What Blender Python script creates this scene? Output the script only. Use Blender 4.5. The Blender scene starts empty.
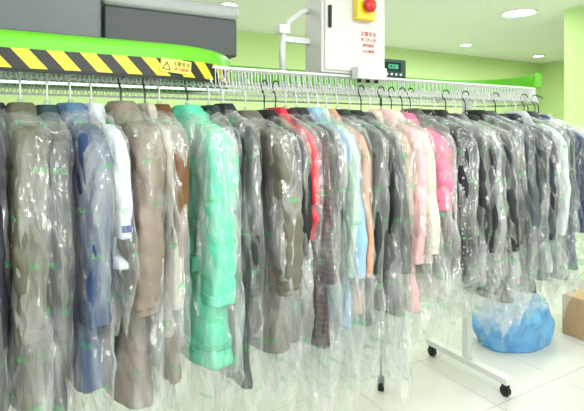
import bpy, math, random
from mathutils import Vector, noise, Matrix
random.seed(7)
S=bpy.context.scene
COL=S.collection
try:
    S.view_settings.view_transform='Standard'
    S.view_settings.look='None'
except Exception: pass
try: S.cycles.transparent_max_bounces=24
except Exception: pass

# ---------------------------------------------------------------- helpers
def lin(c):
    return tuple(((x/255)/12.92 if x/255<=0.04045 else ((x/255+0.055)/1.055)**2.4) for x in c)+(1,)
def newmat(name):
    m=bpy.data.materials.new(name); m.use_nodes=True
    return m,m.node_tree.nodes,m.node_tree.links,m.node_tree.nodes['Principled BSDF']
_cache={}
def simple(name,rgb,rough=.5,metal=0,emit=None,es=0,bump=0,bscale=40,vary=.06):
    k=(name,rgb,rough,metal)
    if k in _cache: return _cache[k]
    m,n,l,b=newmat(name)
    b.inputs['Roughness'].default_value=rough; b.inputs['Metallic'].default_value=metal
    tc=n.new('ShaderNodeTexCoord'); nz=n.new('ShaderNodeTexNoise'); nz.inputs['Scale'].default_value=bscale
    l.new(tc.outputs['Object'],nz.inputs['Vector'])
    r=n.new('ShaderNodeMix'); r.data_type='RGBA'
    c=lin(rgb); r.inputs['A'].default_value=tuple(x*(1-vary) for x in c[:3])+(1,); r.inputs['B'].default_value=tuple(min(1,x*(1+vary)) for x in c[:3])+(1,)
    l.new(nz.outputs['Fac'],r.inputs['Factor']); l.new(r.outputs['Result'],b.inputs['Base Color'])
    if bump:
        bp=n.new('ShaderNodeBump'); bp.inputs['Strength'].default_value=bump; l.new(nz.outputs['Fac'],bp.inputs['Height']); l.new(bp.outputs['Normal'],b.inputs['Normal'])
    if emit:
        b.inputs['Emission Color'].default_value=lin(emit); b.inputs['Emission Strength'].default_value=es
    _cache[k]=m; return m

def mesh_obj(name,verts,faces,mat,smooth=True,parent=None,uvs=None):
    me=bpy.data.meshes.new(name); me.from_pydata(verts,[],faces); me.update()
    if smooth:
        for p in me.polygons: p.use_smooth=True
    if uvs:
        uv=me.uv_layers.new(name='UVMap')
        for lp in me.loops: uv.data[lp.index].uv=uvs[lp.vertex_index]
    if mat: me.materials.append(mat)
    o=bpy.data.objects.new(name,me); COL.objects.link(o)
    if parent: o.parent=parent
    return o
def empty(name,loc,label=None,cat=None,group=None,rot=0):
    e=bpy.data.objects.new(name,None); e.empty_display_size=.05; e.location=loc; e.rotation_euler=(0,0,rot); COL.objects.link(e)
    tag(e,label,cat,group); return e
def tag(o,label=None,cat=None,group=None,kind=None):
    if label:o['label']=label
    if cat:o['category']=cat
    if group:o['group']=group
    if kind:o['kind']=kind
def boxgeo(x0,x1,y0,y1,z0,z1):
    v=[(x0,y0,z0),(x1,y0,z0),(x1,y1,z0),(x0,y1,z0),(x0,y0,z1),(x1,y0,z1),(x1,y1,z1),(x0,y1,z1)]
    f=[(0,3,2,1),(4,5,6,7),(0,1,5,4),(1,2,6,5),(2,3,7,6),(3,0,4,7)]
    return v,f
def box(name,x0,x1,y0,y1,z0,z1,mat,parent=None,bevel=0):
    v,f=boxgeo(x0,x1,y0,y1,z0,z1)
    o=mesh_obj(name,v,f,mat,False,parent)
    if bevel:
        b=o.modifiers.new('Bevel','BEVEL'); b.width=bevel; b.segments=4
    return o
def tubegeo(pts,r,n=8,flat=1):
    pts=[Vector(p) for p in pts]; V=[];F=[]
    up=Vector((0,0,1)); prev=None
    for i,p in enumerate(pts):
        t=(pts[min(i+1,len(pts)-1)]-pts[max(i-1,0)]).normalized()
        if prev is None:
            a=up if abs(t.dot(up))<.9 else Vector((1,0,0))
            nn=(a-t*a.dot(t)).normalized()
        else:
            nn=(prev-t*prev.dot(t)).normalized()
        prev=nn; b=t.cross(nn)
        rr=r[i] if isinstance(r,(list,tuple)) else r
        for k in range(n):
            a=2*math.pi*k/n
            V.append(tuple(p+nn*math.cos(a)*rr+b*math.sin(a)*rr*flat))
    for i in range(len(pts)-1):
        for k in range(n):
            F.append((i*n+k,i*n+(k+1)%n,(i+1)*n+(k+1)%n,(i+1)*n+k))
    F.append(tuple(range(n))[::-1]); F.append(tuple((len(pts)-1)*n+k for k in range(n)))
    return V,F
def tube(name,pts,r,mat,parent=None,n=8,flat=1):
    V,F=tubegeo(pts,r,n,flat); return mesh_obj(name,V,F,mat,True,parent)
def merge(geos):
    V=[];F=[]
    for v,f in geos:
        o=len(V); V+=list(v); F+=[tuple(i+o for i in q) for q in f]
    return V,F
def cylgeo(p0,p1,r,n=20): return tubegeo([p0,p1],r,n)
def sweep(name,path,prof,mat,parent=None,closed=True,smooth=False,uv=False):
    V=[];F=[];U=[]; m=len(prof)
    N=len(path)
    for (x,y,nx,ny,s) in path:
        for (o,z) in prof:
            V.append((x+nx*o,y+ny*o,z)); U.append((s,z))
    for i in range(N if closed else N-1):
        j=(i+1)%N
        for k in range(m):
            k2=(k+1)%m
            F.append((i*m+k,j*m+k,j*m+k2,i*m+k2))
    if not closed:
        F.append(tuple(range(m))[::-1]); F.append(tuple((N-1)*m+k for k in range(m)))
    return mesh_obj(name,V,F,mat,smooth,parent,U if uv else None)
def stadium(c0,c1,vc,R,na=28):
    P=[]
    L=c1-c0; ns=12
    for i in range(ns): P.append((c0+L*i/ns,vc-R,0,-1,L*i/ns))
    for i in range(na):
        a=math.pi*i/na; P.append((c1+R*math.sin(a),vc-R*math.cos(a),math.sin(a),-math.cos(a),L+R*a))
    for i in range(ns): P.append((c1-L*i/ns,vc+R,0,1,L+math.pi*R+L*i/ns))
    for i in range(na):
        a=math.pi*i/na; P.append((c0-R*math.sin(a),vc+R*math.cos(a),-math.sin(a),math.cos(a),2*L+math.pi*R+R*a))
    return P
def text(body,size,mat,parent,loc,rot,name='lettering',ext=.0004,align='CENTER'):
    cu=bpy.data.curves.new(name,'FONT'); cu.body=body; cu.size=size; cu.extrude=ext; cu.align_x=align; cu.align_y='CENTER'
    o=bpy.data.objects.new(name+'_tmp',cu); COL.objects.link(o)
    dg=bpy.context.evaluated_depsgraph_get(); me=bpy.data.meshes.new_from_object(o.evaluated_get(dg))
    bpy.data.objects.remove(o)
    me.materials.clear(); me.materials.append(mat)
    q=bpy.data.objects.new(name,me); COL.objects.link(q); q.location=loc; q.rotation_euler=rot
    if parent: q.parent=parent
    return q

# ---------------------------------------------------------------- room
UMAX,VMAX,H=8.6,5.5,2.8
wallm=simple('green_wall_paint',(214,241,170),.75,bscale=3,vary=.03)
ceilm=simple('ceiling_paint',(242,245,240),.8,bscale=2,vary=.01)
fm,n,l,b=newmat('floor_tiles')
tc=n.new('ShaderNodeTexCoord'); bt=n.new('ShaderNodeTexBrick'); bt.offset=0; bt.squash=1
bt.inputs['Scale'].default_value=1; bt.inputs['Brick Width'].default_value=.6; bt.inputs['Row Height'].default_value=.6; bt.inputs['Mortar Size'].default_value=.003
bt.inputs['Color1'].default_value=lin((206,206,202)); bt.inputs['Color2'].default_value=lin((201,201,197)); bt.inputs['Mortar'].default_value=lin((164,163,158))
l.new(tc.outputs['Object'],bt.inputs['Vector']); l.new(bt.outputs['Color'],b.inputs['Base Color']); b.inputs['Roughness'].default_value=.35
def struct(o): o['kind']='structure'; return o
struct(box('floor',-3,UMAX,-2.6,VMAX,-.1,0,fm))
struct(box('ceiling',-3,UMAX,-2.6,VMAX,H,H+.1,ceilm))
struct(box('wall_north',-3.1,UMAX+.1,VMAX,VMAX+.1,0,H,wallm))
struct(box('wall_south',-3.1,UMAX+.1,-2.7,-2.6,0,H,ceilm))
struct(box('wall_west',-3.1,-3,-2.6,VMAX,0,H,ceilm))
struct(box('wall_east',UMAX,UMAX+.1,-2.6,VMAX,0,H,wallm))
struct(box('wall_partition',4.85,5.1,-2.6,2.85,0,H,simple('partition_paint',(212,240,168),.7,bscale=3,vary=.02)))
basem=simple('baseboard_tile',(205,200,185),.4)
struct(box('baseboard_north',-3,UMAX,VMAX-.015,VMAX,0,.1,basem))
struct(box('baseboard_partition',4.835,4.85,-2.6,2.85,0,.1,basem))

trimm=simple('white_trim',(240,240,235),.4)
lensm=simple('lamp_lens',(255,255,250),.4,emit=(255,255,245),es=14)
for i,(u,v,sc) in enumerate([(5.65,4.75,1),(7.6,4.9,1),(1.8,4.35,1),(4.55,3.15,1.9),(3.7,4.75,1),(2.0,0.3,1),(0.2,-0.6,1),(4.0,.6,1)]):
    e=empty('downlight',(u,v,H),('large ' if sc>1 else '')+'round recessed white ceiling downlight, switched on','ceiling light','recessed ceiling downlights')
    P=[(0.085*sc*math.cos(a),.085*sc*math.sin(a),math.cos(a),math.sin(a),0) for a in [2*math.pi*k/32 for k in range(32)]]
    sweep('trim_ring',P,[(-.008,0),(.015,0),(.012,-.012),(-.006,-.018)],trimm,e)
    V,F=cylgeo((0,0,-.002),(0,0,-.01),.078*sc,32); mesh_obj('lamp_lens',V,F,lensm,False,e)

def area(loc,size,w,rot=(0,0,0),col=(1,1,1)):
    L=bpy.data.lights.new('unseen_area','AREA'); L.shape='RECTANGLE'; L.size=size[0]; L.size_y=size[1]; L.energy=w; L.color=col
    o=bpy.data.objects.new('unseen_area',L); o.location=loc; o.rotation_euler=rot; COL.objects.link(o)
for x,y in [(-.9,.1),(.5,.1),(1.7,-.1),(3.0,.3)]: area((x,y,2.72),(.25,.25),24)  # small unseen lights added over the aisle for sparkle on the bag film
area((.9,-2.5,1.75),(2.8,1.4),56,(math.radians(90),0,0),(.98,.99,1))  # unseen window-like light added behind the camera for sheen on the bags
area((1.5,3.6,2.72),(4,.8),64)
area((5.8,4.0,2.72),(3.5,1.2),70)
area((3.9,1.0,2.72),(1,2),20)
w=bpy.data.worlds.new('World'); S.world=w; w.use_nodes=True; w.node_tree.nodes['Background'].inputs[0].default_value=(1,1,1,1); w.node_tree.nodes['Background'].inputs[1].default_value=.6

# ---------------------------------------------------------------- conveyor
VC=2.12; R=.32; C0=-1.3; C1=2.66
white=simple('white_powder_coated_steel',(216,219,218),.35,.0)
steel=simple('bright_steel',(176,180,183),.28,.7)
green=simple('green_enamel',(108,204,40),.3)
black=simple('black_rubber',(22,22,24),.5)
conv=empty('garment_conveyor',(C1,VC,0),'green and white oval overhead garment conveyor on floor stands','garment conveyor')
def off(o):
    o.parent=conv; o.matrix_parent_inverse=Matrix.Translation((-C1,-VC,0)); return o
P=stadium(C0,C1,VC,R)
off(sweep('upper_rail',P,[(-.005,1.832),(.005,1.832),(.005,1.842),(-.005,1.842)],white))
off(sweep('lower_rail',P,[(-.006,1.742),(.006,1.742),(.006,1.752),(-.006,1.752)],steel))
off(sweep('inner_upper_rail',stadium(C0,C1,VC,R-.07),[(-.004,1.832),(.004,1.832),(.004,1.84),(-.004,1.84)],white))
off(sweep('inner_rail',stadium(C0,C1,VC,R-.07),[(-.005,1.765),(.005,1.765),(.005,1.775),(-.005,1.775)],white))
L=C1-C0; rg=R+.02
Pg=[p for p in stadium(C0,C1,VC,rg,60) if (L+rg*math.radians(28))<=p[4]<=(2*L+math.pi*rg)]
off(sweep('green_guard',Pg,[(-.02,1.85),(.008,1.85),(.016,1.86),(.016,1.925),(.008,1.938),(-.02,1.938)],green,closed=False))
g=[]
g.append(tubegeo([(-.0085,0,.09),(-.0085,-.004,.045),(-.007,-.014,.014),(0,-.02,.004),(.007,-.014,.014),(.0085,-.004,.045),(.0085,0,.09)],.0021,6))
g.append(boxgeo(-.003,.003,0,.07,.082,.087))
g.append(boxgeo(-.003,.003,.067,.071,.02,.087))
V,F=merge(g)
linkme=bpy.data.meshes.new('hook_slot'); linkme.from_pydata(V,[],F); linkme.materials.append(white)
def linkpos(s):
    L=C1-C0
    if s<L: return (C0+s,VC-R,0)
    s-=L
    if s<math.pi*R:
        a=s/R; return (C1+R*math.sin(a),VC-R*math.cos(a),a)
    s-=math.pi*R
    if s<L: return (C1-s,VC+R,math.pi)
    s-=L; a=s/R
    return (C0-R*math.sin(a),VC+R*math.cos(a),math.pi+a)
tot=2*(C1-C0)+2*math.pi*R; N=int(tot/.029); rest=[]
start=1.95
cnt=0
for i in range(N):
    s=start+i*tot/N
    if s>=tot: s-=tot
    x,y,a=linkpos(s)
    if cnt<96:
        o=bpy.data.objects.new('hook_slot',linkme); COL.objects.link(o); o.parent=conv; o.location=(x-C1,y-VC,1.748); o.rotation_euler=(0,0,a); cnt+=1
    else:
        M=Matrix.Translation((x,y,1.748))@Matrix.Rotation(a,4,'Z')
        rest.append(([tuple(M@Vector(v)) for v in V],F))
VV,FF=merge(rest); o=mesh_obj('hook_slot_row',VV,FF,white,False); off(o); o['kind']='stuff'
def stand(u):
    st=bpy.data.objects.new('floor_stand',None); COL.objects.link(st); st.parent=conv; st.location=(u-C1,0,0)
    box('post',-.022,.022,-.022,.022,.11,1.80,white,st,.004)
    box('base_bar',-.03,.03,-.31,.33,.075,.115,white,st,.006)
    box('cross_arm',-.02,.02,-R+.08,R-.03,1.78,1.81,white,st,.003)
    for vv in (-.28,.30):
        gg=[cylgeo((-.014,vv,.03),(.014,vv,.03),.03,20), boxgeo(-.02,-.016,vv-.015,vv+.015,.02,.075), boxgeo(.016,.02,vv-.015,vv+.015,.02,.075)]
        V_,F_=merge(gg); mesh_obj('caster',V_,F_,black,False,st)
stand(2.53); stand(-.9)
V_,F_=merge([cylgeo((1.93,2.26,.02),(1.93,2.26,1.80),.007,12),cylgeo((1.93,2.26,0),(1.93,2.26,.08),.02,16)])
off(mesh_obj('support_leg',V_,F_,black,True))

# drive cover with hazard stripes
CC=.47; RC=.38
off(sweep('drive_cover',stadium(-1.5,CC,VC,RC,44),[(-.02,1.777),(0,1.777),(.002,1.80),(.002,1.86),(.002,1.882),(-.002,1.895),(-.012,1.905),(-.03,1.909),(-.38,1.91),(-.38,1.87),(-.02,1.86)],green,smooth=False))
hm,n,l,b=newmat('hazard_stripes')
uv=n.new('ShaderNodeUVMap'); sp=n.new('ShaderNodeSeparateXYZ'); l.new(uv.outputs['UV'],sp.inputs[0])
ad=n.new('ShaderNodeMath'); ad.operation='ADD'; l.new(sp.outputs[0],ad.inputs[0])
mz=n.new('ShaderNodeMath'); mz.operation='MULTIPLY'; mz.inputs[1].default_value=.9; l.new(sp.outputs[1],mz.inputs[0]); l.new(mz.outputs[0],ad.inputs[1])
md=n.new('ShaderNodeMath'); md.operation='MODULO'; md.inputs[1].default_value=.1; l.new(ad.outputs[0],md.inputs[0])
gt=n.new('ShaderNodeMath'); gt.operation='GREATER_THAN'; gt.inputs[1].default_value=.05; l.new(md.outputs[0],gt.inputs[0])
mx=n.new('ShaderNodeMix'); mx.data_type='RGBA'; mx.inputs['A'].default_value=lin((25,25,22)); mx.inputs['B'].default_value=lin((240,232,50)); l.new(gt.outputs[0],mx.inputs['Factor']); l.new(mx.outputs['Result'],b.inputs['Base Color']); b.inputs['Roughness'].default_value=.35
off(sweep('hazard_tape',stadium(-1.5,CC,VC,RC,44),[(0.0025,1.786),(.004,1.786),(.004,1.848),(.0025,1.848)],hm,uv=True))
off(sweep('rubber_edge',stadium(-1.5,CC,VC,RC,44),[(-.008,1.775),(.005,1.775),(.005,1.786),(-.008,1.786)],black))
a=math.radians(6); px_,py_=CC+(RC+.009)*math.sin(a),VC-(RC+.009)*math.cos(a)
wl=bpy.data.objects.new('warning_label',None); COL.objects.link(wl); wl.parent=conv; wl.location=(px_-C1,py_-VC,1.82); wl.rotation_euler=(0,math.radians(4),a); wl.scale=(.86,1,.86)
yel=simple('label_yellow',(250,236,110),.4); blk=simple('print_black',(20,20,20),.5); redp=simple('print_red',(200,60,45),.5)
box('label_plate',-.068,.068,-.001,.001,-.026,.03,yel,wl)
mesh_obj('warning_triangle',[(-.062,-.0016,-.018),(-.022,-.0016,-.018),(-.042,-.0016,.02)],[(0,1,2)],blk,False,wl)
mesh_obj('triangle_fill',[(-.055,-.0022,-.014),(-.029,-.0022,-.014),(-.042,-.0022,.011)],[(0,1,2)],yel,False,wl)
text('!',.024,blk,wl,(-.042,-.0026,-.003),(math.pi/2,0,0))
text('注意安全',.02,blk,wl,(.024,-.002,.012),(math.pi/2,0,0))
text('请勿触摸',.017,redp,wl,(.024,-.002,-.011),(math.pi/2,0,0))

# ---------------------------------------------------------------- machine housings on top
gl=simple('grey_metal',(100,105,111),.4); gd=simple('dark_grey_metal',(72,76,80),.45); gm=simple('silver_grey_metal',(176,178,178),.4)
e=empty('motor_housing',(.4,2.14,1.912),'dark grey metal housing with silver lid on the conveyor','machine housing')
box('housing_body',-.1,.46,-.16,.2,0,.165,gd,e,.008)
box('housing_lid',-.11,.47,-.17,.21,.165,.23,gm,e,.022)
e=empty('control_housing',(-.35,2.04,1.912),'plain grey metal housing on top of the conveyor cover','machine housing')
box('housing_body',-.7,.62,-.2,.2,0,.42,gl,e,.01)
box('base_flange',-.71,.63,-.21,.21,0,.01,gd,e,.003)

# ---------------------------------------------------------------- control cabinet
cabm=simple('light_grey_cabinet',(206,206,202),.4)
e=empty('control_cabinet',(1.375,1.86,1.846),'light grey electrical control cabinet with yellow emergency stop','control cabinet')
box('cabinet_body',-.19,.18,-.07,.07,0,.5,cabm,e,.006)
box('cabinet_door',-.175,.165,-.078,-.07,.012,.488,simple('cabinet_door_paint',(214,214,210),.4),e,.003)
box('cable_gland_box',-.03,.14,-.13,-.079,-.026,.03,white,e,.004)
for x in (0,.05,.1):
    V_,F_=cylgeo((x,-.1,-.04),(x,-.1,-.026),.01,12); mesh_obj('cable_gland',V_,F_,black,True,e)
es=bpy.data.objects.new('emergency_stop',None); COL.objects.link(es); es.parent=e; es.location=(.03,-.078,.31)
box('switch_box',-.052,.052,-.04,0,-.062,.072,simple('safety_yellow',(246,214,60),.4),es,.006)
V_,F_=merge([tubegeo([(0,-.04,0),(0,-.055,0),(0,-.0551,0),(0,-.066,0),(0,-.074,0),(0,-.078,0)],[.02,.02,.031,.033,.028,.013],24)])
mesh_obj('mushroom_button',V_,F_,simple('button_red',(205,40,40),.3),True,es)
for k,(tx,sz) in enumerate([('注意安全',.024),('非工作人员',.018),('请勿操作',.018),('小心触电',.018)]):
    text(tx,sz,redp,e,(.07,-.0795,.19-.027*k),(math.pi/2,0,0))
box('handle',-.16,-.147,-.092,-.078,.2,.3,black,e,.003)
cd=tube('cable_conduit',[(1.19,1.9,2.14),(1.16,1.9,2.14),(1.08,1.9,2.08),(1.05,1.9,2.02),(1.045,1.9,1.95),(1.05,1.9,1.842)],.015,white,n=10)
tag(cd,'bent white plastic cable conduit beside the control cabinet','cable conduit')
mesh_obj('conduit_brace',*boxgeo(1.04,1.19,1.885,1.915,1.985,2.01),white,False,cd)
box('conduit_clip',1.02,1.075,1.875,1.925,2.02,2.06,simple('clip_white',(232,232,228),.4),cd,.004)
e=empty('digital_display',(1.64,1.86,1.844),'small dark digital display unit with glowing green digits','display unit')
box('display_case',-.08,.08,-.04,.02,0,.095,simple('case_teal',(38,62,66),.4),e,.006)
box('display_screen',-.06,.045,-.042,-.04,.035,.078,simple('screen_dark',(15,30,30),.2),e)
text('0208',.033,simple('led_green',(80,190,150),.4,emit=(80,200,150),es=.5),e,(-.008,-.043,.056),(math.pi/2,0,0))
for x in (-.05,-.02,.01,.04):
    V_,F_=cylgeo((x,-.038,.018),(x,-.046,.018),.006,12); mesh_obj('push_button',V_,F_,trimm,True,e)

# ---------------------------------------------------------------- garments
def fabric(name,rgb,rough=.75,style='plain'):
    k=('fab',rgb,style)
    if k in _cache: return _cache[k]
    m,n,l,b=newmat(name)
    tc=n.new('ShaderNodeTexCoord'); nz=n.new('ShaderNodeTexNoise'); nz.inputs['Scale'].default_value=9; nz.inputs['Detail'].default_value=6
    l.new(tc.outputs['Object'],nz.inputs['Vector'])
    mx=n.new('ShaderNodeMix'); mx.data_type='RGBA'; c=lin(rgb)
    mx.inputs['A'].default_value=tuple(x*.78 for x in c[:3])+(1,); mx.inputs['B'].default_value=tuple(min(1,x*1.15+.003) for x in c[:3])+(1,)
    l.new(nz.outputs['Fac'],mx.inputs['Factor']); out=mx.outputs['Result']
    if style=='dots':
        vo=n.new('ShaderNodeTexVoronoi'); vo.inputs['Scale'].default_value=48; vo.inputs['Randomness'].default_value=.5
        l.new(tc.outputs['Object'],vo.inputs['Vector'])
        lt=n.new('ShaderNodeMath'); lt.operation='LESS_THAN'; lt.inputs[1].default_value=.24; l.new(vo.outputs['Distance'],lt.inputs[0])
        m2=n.new('ShaderNodeMix'); m2.data_type='RGBA'; l.new(lt.outputs[0],m2.inputs['Factor']); l.new(out,m2.inputs['A']); m2.inputs['B'].default_value=lin((170,166,170)); out=m2.outputs['Result']
    if style=='plaid':
        wv=n.new('ShaderNodeTexWave'); wv.bands_direction='Z'; wv.inputs['Scale'].default_value=14
        l.new(tc.outputs['Object'],wv.inputs['Vector'])
        lt=n.new('ShaderNodeMath'); lt.operation='GREATER_THAN'; lt.inputs[1].default_value=.8; l.new(wv.outputs['Fac'],lt.inputs[0])
        m2=n.new('ShaderNodeMix'); m2.data_type='RGBA'; l.new(lt.outputs[0],m2.inputs['Factor']); l.new(out,m2.inputs['A']); m2.inputs['B'].default_value=lin((90,45,45)); out=m2.outputs['Result']
    l.new(out,b.inputs['Base Color']); b.inputs['Roughness'].default_value=rough
    n2=n.new('ShaderNodeTexNoise'); n2.inputs['Scale'].default_value=150; l.new(tc.outputs['Object'],n2.inputs['Vector'])
    bp=n.new('ShaderNodeBump'); bp.inputs['Strength'].default_value=.25; bp.inputs['Distance'].default_value=.003; l.new(n2.outputs['Fac'],bp.inputs['Height'])
    n4=n.new('ShaderNodeTexNoise'); n4.noise_type='RIDGED_MULTIFRACTAL'; n4.inputs['Scale'].default_value=8; n4.inputs['Detail'].default_value=3; n4.inputs['Distortion'].default_value=.5
    mp=n.new('ShaderNodeMapping'); mp.inputs['Scale'].default_value=(2.2,1.6,.4); mp.inputs['Rotation'].default_value=(.25,.15,0); l.new(tc.outputs['Object'],mp.inputs['Vector']); l.new(mp.outputs[0],n4.inputs['Vector'])
    b2=n.new('ShaderNodeBump'); b2.inputs['Strength'].default_value=.95; b2.inputs['Distance'].default_value=.018; l.new(n4.outputs['Fac'],b2.inputs['Height']); l.new(bp.outputs['Normal'],b2.inputs['Normal']); l.new(b2.outputs['Normal'],b.inputs['Normal'])
    _cache[k]=m; return m

# bag film
bm,n,l,b=newmat('clear_plastic_film'); n.remove(b); outn=n['Material Output']
def M(op,a,b_=None):
    q=n.new('ShaderNodeMath'); q.operation=op
    for i,x in enumerate((a,b_)):
        if x is None: continue
        if isinstance(x,(int,float)): q.inputs[i].default_value=x
        else: l.new(x,q.inputs[i])
    return q.outputs[0]
tc=n.new('ShaderNodeTexCoord'); oi=n.new('ShaderNodeObjectInfo')
va=n.new('ShaderNodeVectorMath'); va.operation='ADD'; l.new(tc.outputs['Object'],va.inputs[0])
cb=n.new('ShaderNodeCombineXYZ'); rr=M('MULTIPLY',oi.outputs['Random'],37)
for k in range(3): l.new(rr,cb.inputs[k])
l.new(cb.outputs[0],va.inputs[1])
mp=n.new('ShaderNodeMapping'); mp.inputs['Scale'].default_value=(1.2,1.2,.45); mp.inputs['Rotation'].default_value=(.4,0.25,0); l.new(va.outputs[0],mp.inputs['Vector'])
wn=n.new('ShaderNodeTexNoise'); wn.inputs['Scale'].default_value=6; wn.inputs['Detail'].default_value=2; l.new(mp.outputs[0],wn.inputs['Vector'])
wa=n.new('ShaderNodeVectorMath'); wa.operation='MULTIPLY_ADD'; l.new(wn.outputs['Color'],wa.inputs[0]); wa.inputs[1].default_value=(.16,.16,.16); l.new(mp.outputs[0],wa.inputs[2])
vc_=n.new('ShaderNodeTexVoronoi'); vc_.inputs['Scale'].default_value=12; l.new(wa.outputs[0],vc_.inputs['Vector'])
v2_=n.new('ShaderNodeTexVoronoi'); v2_.inputs['Scale'].default_value=29; l.new(wa.outputs[0],v2_.inputs['Vector'])
hgt=M('ADD',vc_.outputs['Distance'],M('MULTIPLY',v2_.outputs['Distance'],.27))
bp=n.new('ShaderNodeBump'); bp.inputs['Strength'].default_value=1; bp.inputs['Distance'].default_value=.038; l.new(hgt,bp.inputs['Height'])
gl_=n.new('ShaderNodeBsdfGlossy'); gl_.inputs['Roughness'].default_value=.18; gl_.inputs['Color'].default_value=(1,1,1,1); l.new(bp.outputs['Normal'],gl_.inputs['Normal'])
df=n.new('ShaderNodeBsdfDiffuse'); df.inputs['Color'].default_value=(.94,.95,.96,1)
tr=n.new('ShaderNodeBsdfTransparent'); tr.inputs['Color'].default_value=(.985,.99,.99,1)
uvn=n.new('ShaderNodeUVMap'); sx=n.new('ShaderNodeSeparateXYZ'); l.new(uvn.outputs['UV'],sx.inputs[0])
vv_=M('DIVIDE',sx.outputs[1],.13); row=M('FLOOR',vv_); fv=M('FRACT',vv_)
uu_=M('FRACT',M('ADD',M('DIVIDE',sx.outputs[0],.17),M('ADD',M('MULTIPLY',row,.37),rr)))
inr=M('MULTIPLY',M('LESS_THAN',uu_,.3),M('LESS_THAN',fv,.12))
n3=n.new('ShaderNodeTexNoise'); n3.inputs['Scale'].default_value=200; l.new(va.outputs[0],n3.inputs['Vector'])
pr=M('MULTIPLY',M('MULTIPLY',inr,M('GREATER_THAN',n3.outputs['Fac'],.48)),.42)
grn=n.new('ShaderNodeBsdfDiffuse'); grn.inputs['Color'].default_value=lin((80,200,115))
m2=n.new('ShaderNodeMixShader'); m2.inputs[0].default_value=.5; l.new(df.outputs[0],m2.inputs[1]); l.new(gl_.outputs[0],m2.inputs[2])
lw=n.new('ShaderNodeLayerWeight'); lw.inputs['Blend'].default_value=.35
crease=M('MULTIPLY',M('MAXIMUM',M('SUBTRACT',vc_.outputs['Distance'],.45),0),.4)
soft=M('MULTIPLY',M('MAXIMUM',M('SUBTRACT',wn.outputs['Fac'],.45),0),1.05)
fac=M('MINIMUM',M('ADD',M('ADD',M('ADD',.095,soft),crease),M('MULTIPLY',M('POWER',lw.outputs['Facing'],3),.38)),.75)
m3=n.new('ShaderNodeMixShader'); l.new(fac,m3.inputs[0]); l.new(tr.outputs[0],m3.inputs[1]); l.new(m2.outputs[0],m3.inputs[2])
m4=n.new('ShaderNodeMixShader'); l.new(pr,m4.inputs[0]); l.new(m3.outputs[0],m4.inputs[1]); l.new(grn.outputs[0],m4.inputs[2])
l.new(m4.outputs[0],outn.inputs['Surface'])
bag_mat=bm

def interp(tab,z):
    for i in range(len(tab)-1):
        a,b=tab[i],tab[i+1]
        if z<=a[0] and z>=b[0]:
            t=(a[0]-z)/(a[0]-b[0]) if a[0]!=b[0] else 0
            return [a[k]+(b[k]-a[k])*t for k in range(1,len(a))]
    return list(tab[-1][1:]) if z<tab[-1][0] else list(tab[0][1:])
def ridge(v): return 1-abs(noise.noise(v))*2.6

def loft(name,tab,z0,z1,nr,n,mat,parent,amp=.004,seed=0,quilt=0,qh=.07,cap=True,ragged=0,pw=.8,fine=0,uv=False,folds=0,skew=0):
    V=[];F=[];U=[]
    for i in range(nr+1):
        z=z0+(z1-z0)*(i/nr)
        cx,cy,rx,ry=interp(tab,z)
        for k in range(n):
            a=2*math.pi*k/n; c,s=math.cos(a),math.sin(a)
            X=rx*math.copysign(abs(c)**pw,c); Y=ry*math.copysign(abs(s)**pw,s)
            q=0
            if quilt: q=quilt*(abs(math.sin(math.pi*(z-z0+skew*X)/qh))**.5-.75)
            nn=noise.noise(Vector((X*14+seed,Y*9,z*3.5+seed*1.7)))*amp*2
            nn+=noise.noise(Vector((X*35+seed*3,Y*30,z*8)))*amp
            if folds:
                nn+=folds*(ridge(Vector((X*26+seed,Y*15+z*1.5+seed,z*2.0)))-.45)
                nn+=folds*.7*(ridge(Vector((X*30+z*6+seed,Y*18-z*6,z*2.5+seed)))-.45)
            if fine: nn+=ridge(Vector((X*50+seed,Y*55,z*14+Y*12)))*fine
            fade=min(1,max(.15,(rx+ry)/.1))
            d=(nn+q)*fade
            zz=z
            if ragged and i>nr-5: zz+=noise.noise(Vector((c*3+seed,s*3,seed)))*ragged*(i-nr+5)/5
            V.append((cx+X+d*c,cy+Y+d*s*1.2,zz)); U.append((k/n*.8,z))
    for i in range(nr):
        for k in range(n):
            F.append((i*n+k,i*n+(k+1)%n,(i+1)*n+(k+1)%n,(i+1)*n+k))
    if cap:
        F.append(tuple(range(n))[::-1]); F.append(tuple(nr*n+k for k in range(n)))
    return mesh_obj(name,V,F,mat,True,parent,U if uv else None)

hook_w=simple('hanger_wire_white',(225,225,225),.35,.1); hook_b=simple('hanger_wire_black',(30,30,32),.4)
def make_hanger(loc,rot,dark,w,drop):
    d=-drop
    pts=[(0,-.022,.0)]+[(0,-.022*math.cos(a),.022*math.sin(a)) for a in [math.pi*k/8 for k in range(1,9)]]+[(0,.02,-.012),(0,.006,-.03),(0,0,-.045),(0,0,-.085+d)]
    gg=[tubegeo(pts,.003,6)]
    sh=[(0,0,-.085),(0,.03,-.095),(0,w-.03,-.165),(0,w-.015,-.178),(0,w-.03,-.186),(0,0,-.19),(0,-w+.03,-.186),(0,-w+.015,-.178),(0,-w+.03,-.165),(0,-.03,-.095),(0,0,-.085)]
    gg.append(tubegeo([(x,y,z+d) for x,y,z in sh],.003,6))
    V,F=merge(gg)
    o=mesh_obj('clothes_hanger',V,F,hook_b if dark else hook_w,True); o.location=loc; o.rotation_euler=(0,0,rot)
    tag(o,('black' if dark else 'white')+' wire clothes hanger hooked on the conveyor rail','hanger','hangers on the conveyor')
    return o
def shortdesc(d):
    for w_ in (' hanging',' beside',' next',' between',' behind',' with',' near',' on '):
        d=d.split(w_)[0]
    return ' '.join(d.split()[:6])

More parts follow.
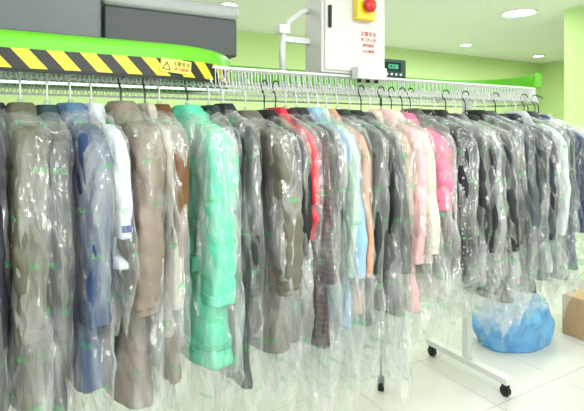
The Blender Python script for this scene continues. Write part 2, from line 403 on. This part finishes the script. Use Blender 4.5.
def garment(loc,rot,rgb,zb,th,kind,desc,sleeveL=None,w=.215,cuff=None,style='plain',bagx=.1,sleeve_rgb=None,coll=None,belt=None,rough=.7,lean=0,name='coat',hood=False,q=None,fo=None,cl=.035):
    seed=random.random()*50; bth=th/2
    drop=random.uniform(.022,.05)
    hloc=loc; loc=(loc[0],loc[1],loc[2]-drop); L=loc[2]-zb
    e=empty(name,loc,desc,kind,None,rot)
    mat=fabric(name+'_cloth',rgb,rough,style)
    smat=fabric(name+'_sleeve_cloth',sleeve_rgb,rough) if sleeve_rgb else mat
    z1=-L; lx=random.uniform(-.015,.015)+lean; ly=random.uniform(-.03,.03)
    tab=[(-.085,0,0,.02,.035),(-.10,0,0,.03,.055),(-.12,0,0,bth*.75,.10),(-.15,0,0,bth*.85,w*.72),(-.185,0,0,bth*.95,w*.9),(-.24,lx*.2,0,bth*.92,w*.9),(-.38,lx*.4,ly*.3,bth*.85,w*.88),(-.52,lx*.7,ly*.6,bth*.8,w*.84),(z1+.25,lx,ly,bth*.95,w*.94),(z1+.015,lx,ly,bth*1.14,w*1.08),(z1,lx,ly,bth*1.1,w*1.07)]
    tab.sort(key=lambda r:-r[0])
    if q is None: q=.006 if style=='puffer' else 0
    if fo is None: fo=.005 if style=='puffer' else .0075
    loft('coat_body' if name=='coat' else 'garment_body',tab,-.085,z1,84 if q else 60,56,mat,e,amp=.004,seed=seed,quilt=q,qh=.08,fine=.001,folds=fo,pw=.58,skew=.3)
    SL=sleeveL or min(.66,L-.12)
    for sgn in (-1,1):
        sr=min(.056,bth*1.05); bend=random.uniform(-.025,.015); sx_=random.uniform(-.01,.01)
        st=[(-.128,0,sgn*(w-.085),sr*.6,.02),(-.148,0,sgn*(w-.06),sr*.88,.045),(-.185,0,sgn*(w-.03),sr,.06),(-.24,sx_*.3,sgn*(w-.0),sr*1.0,.062),(-.32,sx_*.5,sgn*(w+.012),sr*.94,.056),(-.42,lx*.5+sx_,sgn*(w+.016),sr*.88,.053),(-.48,lx*.5+sx_,sgn*(w+.02)+bend*.4,sr*.88,.054),(-SL*.88,lx*.7+sx_,sgn*(w+.018)+ly*.5+bend,sr*.84,.051),(-SL-.05,lx+sx_,sgn*(w+.004)+ly*.6+bend,sr*.84,.052)]
        st.sort(key=lambda r:-r[0])
        loft('sleeve',st,-.128,-SL-.05,60 if q else 48,28,smat,e,amp=.003,seed=seed+sgn*3,quilt=q*.85,qh=.07,fine=.0012,folds=fo*.7,pw=.5,skew=.5)
        cm=fabric('cuff_cloth',cuff,.8) if cuff else smat
        z0c=-SL-.035 if not cuff else -SL-.01
        ct=[(z0c,lx+sx_,sgn*(w+.004)+ly*.6+bend,sr*.87,.054),(z0c-cl,lx+sx_,sgn*(w+.002)+ly*.6+bend,sr*.85,.053)]
        loft('cuff',ct,z0c,z0c-cl,6,28,cm,e,amp=.002,seed=seed,pw=.5,folds=.002)
    cmat=fabric('collar_cloth',coll,.85) if coll else mat
    ct=[(-.055,0,0,min(.030,bth*.9),.056),(-.07,0,0,min(.044,bth*1.1),.072),(-.1,0,0,min(.048,bth*1.15),.095),(-.142,0,0,min(.044,bth*1.05),.115),(-.15,0,0,min(.03,bth*.8),.10)]
    loft('collar',ct,-.056,-.149,12,36,cmat,e,amp=.004,seed=seed+9,folds=.005,pw=.7)
    V=[];F=[];m=30
    for i in range(m+1):
        z=-.15+(z1+.012+.15)*i/m; cx,cy,rx,ry=interp(tab,z)
        for yy in (-.016,.016): V.append((cx-rx-.0085,cy+yy,z))
        for yy in (.016,-.016): V.append((cx-rx*.6,cy+yy,z))
    for i in range(m):
        for k in range(4): F.append((i*4+k,i*4+(k+1)%4,(i+1)*4+(k+1)%4,(i+1)*4+k))
    F.append((0,3,2,1)); F.append((m*4,m*4+1,m*4+2,m*4+3))
    mesh_obj('placket',V,F,mat,False,e)
    if hood:
        ht=[(-.07,0,0,.03,.05),(-.09,.01,0,bth*.95,.10),(-.14,.012,0,bth*1.1,.14),(-.22,.014,0,bth*1.12,.13),(-.27,.012,0,bth*.9,.07)]
        loft('hood',ht,-.071,-.269,20,36,mat,e,amp=.006,seed=seed+4,folds=.008)
    if belt:
        zb_=-L*.5; cx,cy,rx,ry=interp(tab,zb_)
        loft('belt',[(zb_+.018,cx,cy,rx+.013,ry+.004),(zb_-.018,cx,cy,rx+.013,ry+.004)],zb_+.018,zb_-.018,4,44,fabric('belt_cloth',belt,.6),e,amp=.002,seed=seed,pw=.65)
        zh=-L+.07; cx,cy,rx,ry=interp(tab,zh)
        loft('hem_band',[(zh+.01,cx,cy,rx+.009,ry+.006),(zh-.01,cx,cy,rx+.009,ry+.006)],zh+.01,zh-.01,3,44,fabric('belt_cloth',belt,.6),e,amp=.002,seed=seed,pw=.65)
        cx,cy,rx,ry=interp(tab,zb_-.13)
        for sg in (-1,1):
            v_,f_=boxgeo(cx-rx-.016,cx-rx*.5,cy+sg*.11-.06,cy+sg*.11+.06,zb_-.16,zb_-.11); mesh_obj('pocket_flap',v_,f_,fabric('belt_cloth',belt,.6),False,e).modifiers.new('Bevel','BEVEL').width=.006
    make_hanger(hloc,rot,random.random()<.25,w,drop)
    BL=L+bagx; W=w+.085
    fl=random.uniform(.6,1.0)
    bt2=[(-.04,0,0,.006,.010),(-.055,0,0,.010,.014),(-.07,0,0,.024,.04),(-.1,0,0,bth*.8+.014,.13),(-.15,0,0,bth+.012,W*.86),(-.21,0,0,bth+.016,W*.98),(-.5,lx*.6,ly*.5,bth+.017,W),(-L,lx,ly,bth+.018,W),(-L-bagx*.5,lx*1.2,ly*1.2,bth*.8+.012,W*(1+fl)/2),(-BL,lx*1.2+random.uniform(-.02,.02),ly*1.3,bth*.9+.01,W*fl)]
    g=loft('plastic_garment_bag',bt2,-.04,-BL,80,90,bag_mat,None,amp=.006,seed=seed+20,cap=False,ragged=.12,pw=.68,fine=.002,uv=True,folds=.011)
    g.location=loc; g.rotation_euler=(0,0,rot)
    tag(g,'crinkled clear plastic bag over a '+shortdesc(desc),'garment bag','clear plastic garment bags')
    return e

ZH=1.772
G=[
(-.12,(34,38,52),.76,.06,'coat','coat','dark navy wool coat hanging on the conveyor',{}),
(-.055,(38,42,54),.78,.06,'coat','coat','dark navy blue coat beside an olive padded coat',{}),
(.015,(96,94,76),.79,.09,'coat','coat','olive grey padded coat with shiny shell',dict(style='puffer',rough=.5,fo=.008,rot=.12)),
(.092,(32,35,37),.73,.065,'coat','coat','charcoal black long coat with dark teal collar',dict(coll=(40,66,72))),
(.162,(42,70,112),.80,.085,'jacket','jacket','dark denim blue long jacket beside a pale coat',dict(coll=(84,118,152),lean=.015,rot=.22,w=.225)),
(.228,(210,216,224),1.17,.045,'jacket','jacket','white sports jacket with navy striped cuffs',dict(cuff=(48,70,140),sleeveL=.42,w=.24,rot=.18,cl=.02)),
(.326,(140,126,114),.70,.095,'coat','coat','taupe beige long padded coat',dict(style='puffer',rough=.5,hood=True,fo=.008,rot=.2)),
(.41,(204,198,184),.92,.045,'jacket','jacket','cream short jacket beside a brown leather coat',{}),
(.462,(108,74,40),.76,.055,'coat','coat','brown leather coat next to a mint green coat',dict(rough=.4)),
(.568,(96,216,178),.79,.125,'coat','coat','mint green long padded winter coat with belt and hood',dict(style='puffer',belt=(80,194,155),w=.23,rough=.6,hood=True,rot=.16,fo=.005,q=.006)),
(.655,(42,60,64),.78,.045,'coat','coat','dark teal grey coat next to a mint coat',{}),
(.712,(34,40,40),.68,.06,'coat','coat','charcoal long coat hanging in clear film',{}),
(.81,(108,102,90),.76,.10,'coat','coat','taupe grey padded coat with quilted rows',dict(style='puffer',rough=.5,w=.225,rot=.2,q=.008)),
(.895,(24,24,26),.78,.06,'coat','coat','black coat beside a bright red jacket',{}),
(.948,(214,48,66),1.08,.042,'jacket','jacket','bright red short jacket between dark coats',dict(sleeveL=.5)),
(.998,(50,36,36),.76,.055,'coat','coat','dark brown checked coat',dict(style='plaid')),
(1.05,(38,44,52),.72,.055,'coat','coat','dark slate long coat beside a pale blue jacket',{}),
(1.11,(150,190,220),.80,.05,'jacket','jacket','light blue jacket hanging in clear film',{}),
(1.16,(188,226,202),.84,.04,'jacket','jacket','pale mint and white jacket',{}),
(1.205,(222,160,134),.84,.035,'jacket','jacket','peach coloured jacket beside a dark coat',{}),
(1.265,(42,54,50),.77,.07,'coat','coat','dark grey green coat hanging in clear film',{}),
(1.335,(30,36,36),.82,.065,'coat','coat','blackish green short coat',{}),
(1.40,(84,82,80),.80,.055,'coat','coat','mid grey coat beside a tan jacket',{}),
(1.455,(194,166,136),.85,.05,'jacket','jacket','tan jacket with fleece collar',dict(coll=(225,210,190))),
(1.52,(238,190,194),.79,.065,'coat','coat','pale pink coat with padded shell',dict(style='puffer',q=.009)),
(1.585,(224,214,198),1.0,.06,'jacket','jacket','cream short jacket with fluffy collar',dict(coll=(235,228,214))),
(1.655,(232,122,156),1.08,.08,'jacket','jacket','pink quilted short jacket with padded rows',dict(style='puffer',sleeveL=.42,w=.23,q=.012)),
(1.71,(100,96,90),.9,.05,'coat','coat','grey brown coat behind a pink jacket',{}),
(1.785,(24,24,30),.92,.09,'jacket','jacket','black white-dotted padded jacket',dict(style='dots',w=.25)),
(1.88,(30,32,36),.86,.075,'coat','coat','black padded coat beside a dotted jacket',dict(style='puffer')),
(1.96,(46,48,50),.80,.065,'coat','coat','charcoal coat hanging in clear film',{}),
(2.03,(130,134,132),.90,.05,'jacket','jacket','grey jacket between charcoal coats',{}),
(2.11,(32,36,40),.76,.075,'coat','coat','charcoal long coat beside a grey jacket',{}),
(2.19,(24,26,30),.71,.075,'coat','coat','black long coat hanging in clear film',{}),
(2.27,(80,88,94),.82,.06,'coat','coat','slate grey coat hanging in clear film',{}),
(2.36,(26,30,40),.72,.075,'coat','coat','navy black coat beside white garments',{}),
(2.45,(34,42,56),.77,.07,'coat','coat','dark blue coat beside a white jacket',{}),
(2.54,(200,208,208),.80,.05,'jacket','jacket','white jacket hanging in clear film',{}),
(2.62,(56,62,70),.76,.06,'jacket','jacket','dark grey jacket near the rail bend',{}),
]
for (u,rgb,zb,th,kind,name,desc,kw) in G:
    kw=dict(kw)
    bx=random.uniform(.12,.22) if u<.9 else (random.uniform(.16,.32) if u<1.75 else random.uniform(.08,.19))
    base=kw.pop('rot',None)
    jr=random.uniform(-.07,.17)
    if base is None: base=jr
    garment((u,VC-R-.02,ZH),base,rgb,zb,th,kind,desc,bagx=bx,name=name,**kw)
for ang,rgb,desc in [(14,(40,56,90),'dark blue jacket on the rail bend'),(32,(170,178,184),'light grey jacket on the rail bend'),(50,(46,60,92),'mid blue jacket on the rail bend'),(68,(52,56,60),'dark grey coat on the rail bend'),(90,(54,60,64),'charcoal grey coat on the rail bend')]:
    a=math.radians(ang)
    garment((C1+(R+.02)*math.sin(a),VC-(R+.02)*math.cos(a),ZH),a,rgb,.78,.055,'jacket',desc,bagx=.12,name='jacket')

# ---------------------------------------------------------------- things on the floor
bm_,n,l,b=newmat('blue_plastic_sack')
b.inputs['Roughness'].default_value=.28
tc=n.new('ShaderNodeTexCoord'); vz=n.new('ShaderNodeTexNoise'); vz.inputs['Scale'].default_value=7; vz.inputs['Detail'].default_value=4; l.new(tc.outputs['Object'],vz.inputs['Vector'])
cr=n.new('ShaderNodeMix'); cr.data_type='RGBA'; cr.inputs['A'].default_value=lin((36,112,196)); cr.inputs['B'].default_value=lin((140,206,246)); l.new(vz.outputs['Fac'],cr.inputs['Factor']); l.new(cr.outputs['Result'],b.inputs['Base Color'])
v3=n.new('ShaderNodeTexNoise'); v3.noise_type='RIDGED_MULTIFRACTAL'; v3.inputs['Scale'].default_value=8; v3.inputs['Distortion'].default_value=1; l.new(tc.outputs['Object'],v3.inputs['Vector'])
bq=n.new('ShaderNodeBump'); bq.inputs['Strength'].default_value=.9; bq.inputs['Distance'].default_value=.03; l.new(v3.outputs['Fac'],bq.inputs['Height']); l.new(bq.outputs['Normal'],b.inputs['Normal'])
def sack(name,loc,rx,ry,h,mat,seed,parent=None):
    V=[];F=[];n_=80;m=44
    for i in range(m+1):
        t=i/m
        prof=(.93+.07*math.sin(min(1,t/.25)*math.pi/2)) if t<.25 else math.cos((t-.25)/.75*math.pi/2)**.55+.001
        for k in range(n_):
            a=2*math.pi*k/n_
            d=1+.14*noise.noise(Vector((math.cos(a)*1.8+seed,math.sin(a)*1.8,t*2)))+.06*(ridge(Vector((math.cos(a)*3.5+seed,math.sin(a)*3.5,t*3)))-.5)
            z=h*math.sin(t*math.pi/2)*(1+.5*noise.noise(Vector((math.cos(a)*prof*2.6,math.sin(a)*prof*2.6,seed))))
            V.append((rx*prof*d*math.cos(a),ry*prof*d*math.sin(a),max(0,z)))
    for i in range(m):
        for k in range(n_): F.append((i*n_+k,i*n_+(k+1)%n_,(i+1)*n_+(k+1)%n_,(i+1)*n_+k))
    F.append(tuple(range(n_))[::-1]); F.append(tuple(m*n_+k for k in range(n_)))
    o=mesh_obj(name,V,F,mat,True,parent); o.location=loc; return o
e=empty('plastic_sack',(3.26,2.3,0),'shiny blue plastic sack slumped on the tiled floor','plastic bag')
sack('sack_body',(0,0,0),.35,.22,.29,bm_,3,e)
V_,F_=tubegeo([(0.06,0,.235),(.08,0,.285),(.12,-.02,.315),(.17,-.03,.305)],[.05,.018,.04,.05],14,.5); mesh_obj('tied_neck',V_,F_,bm_,True,e)
card=simple('cardboard',(180,150,114),.8,bscale=25,vary=.08); tape=simple('packing_tape',(205,180,130),.3)
e=empty('cardboard_box',(3.68,1.76,0),'brown cardboard carton standing on the tiled floor','box'); sx,sy,sz=.42,.42,.3
box('carton_body',0,sx,0,sy,0,sz,card,e,.003)
box('top_flap',.003,sx-.003,.003,sy/2-.003,sz,sz+.006,card,e); box('top_flap',.003,sx-.003,sy/2+.003,sy-.003,sz,sz+.006,card,e)
box('packing_tape',-.002,sx+.002,sy/2-.025,sy/2+.025,sz-.06,sz+.0075,tape,e)

# ---------------------------------------------------------------- camera
cam=bpy.data.cameras.new('camera'); co=bpy.data.objects.new('camera',cam); COL.objects.link(co)
cam.sensor_width=36; cam.lens=480/584*36; cam.shift_y=-(205.5-127)/584; cam.clip_start=.05
co.location=(0,0,1.6); co.rotation_euler=(math.pi/2,0,-math.radians(30))
S.camera=co
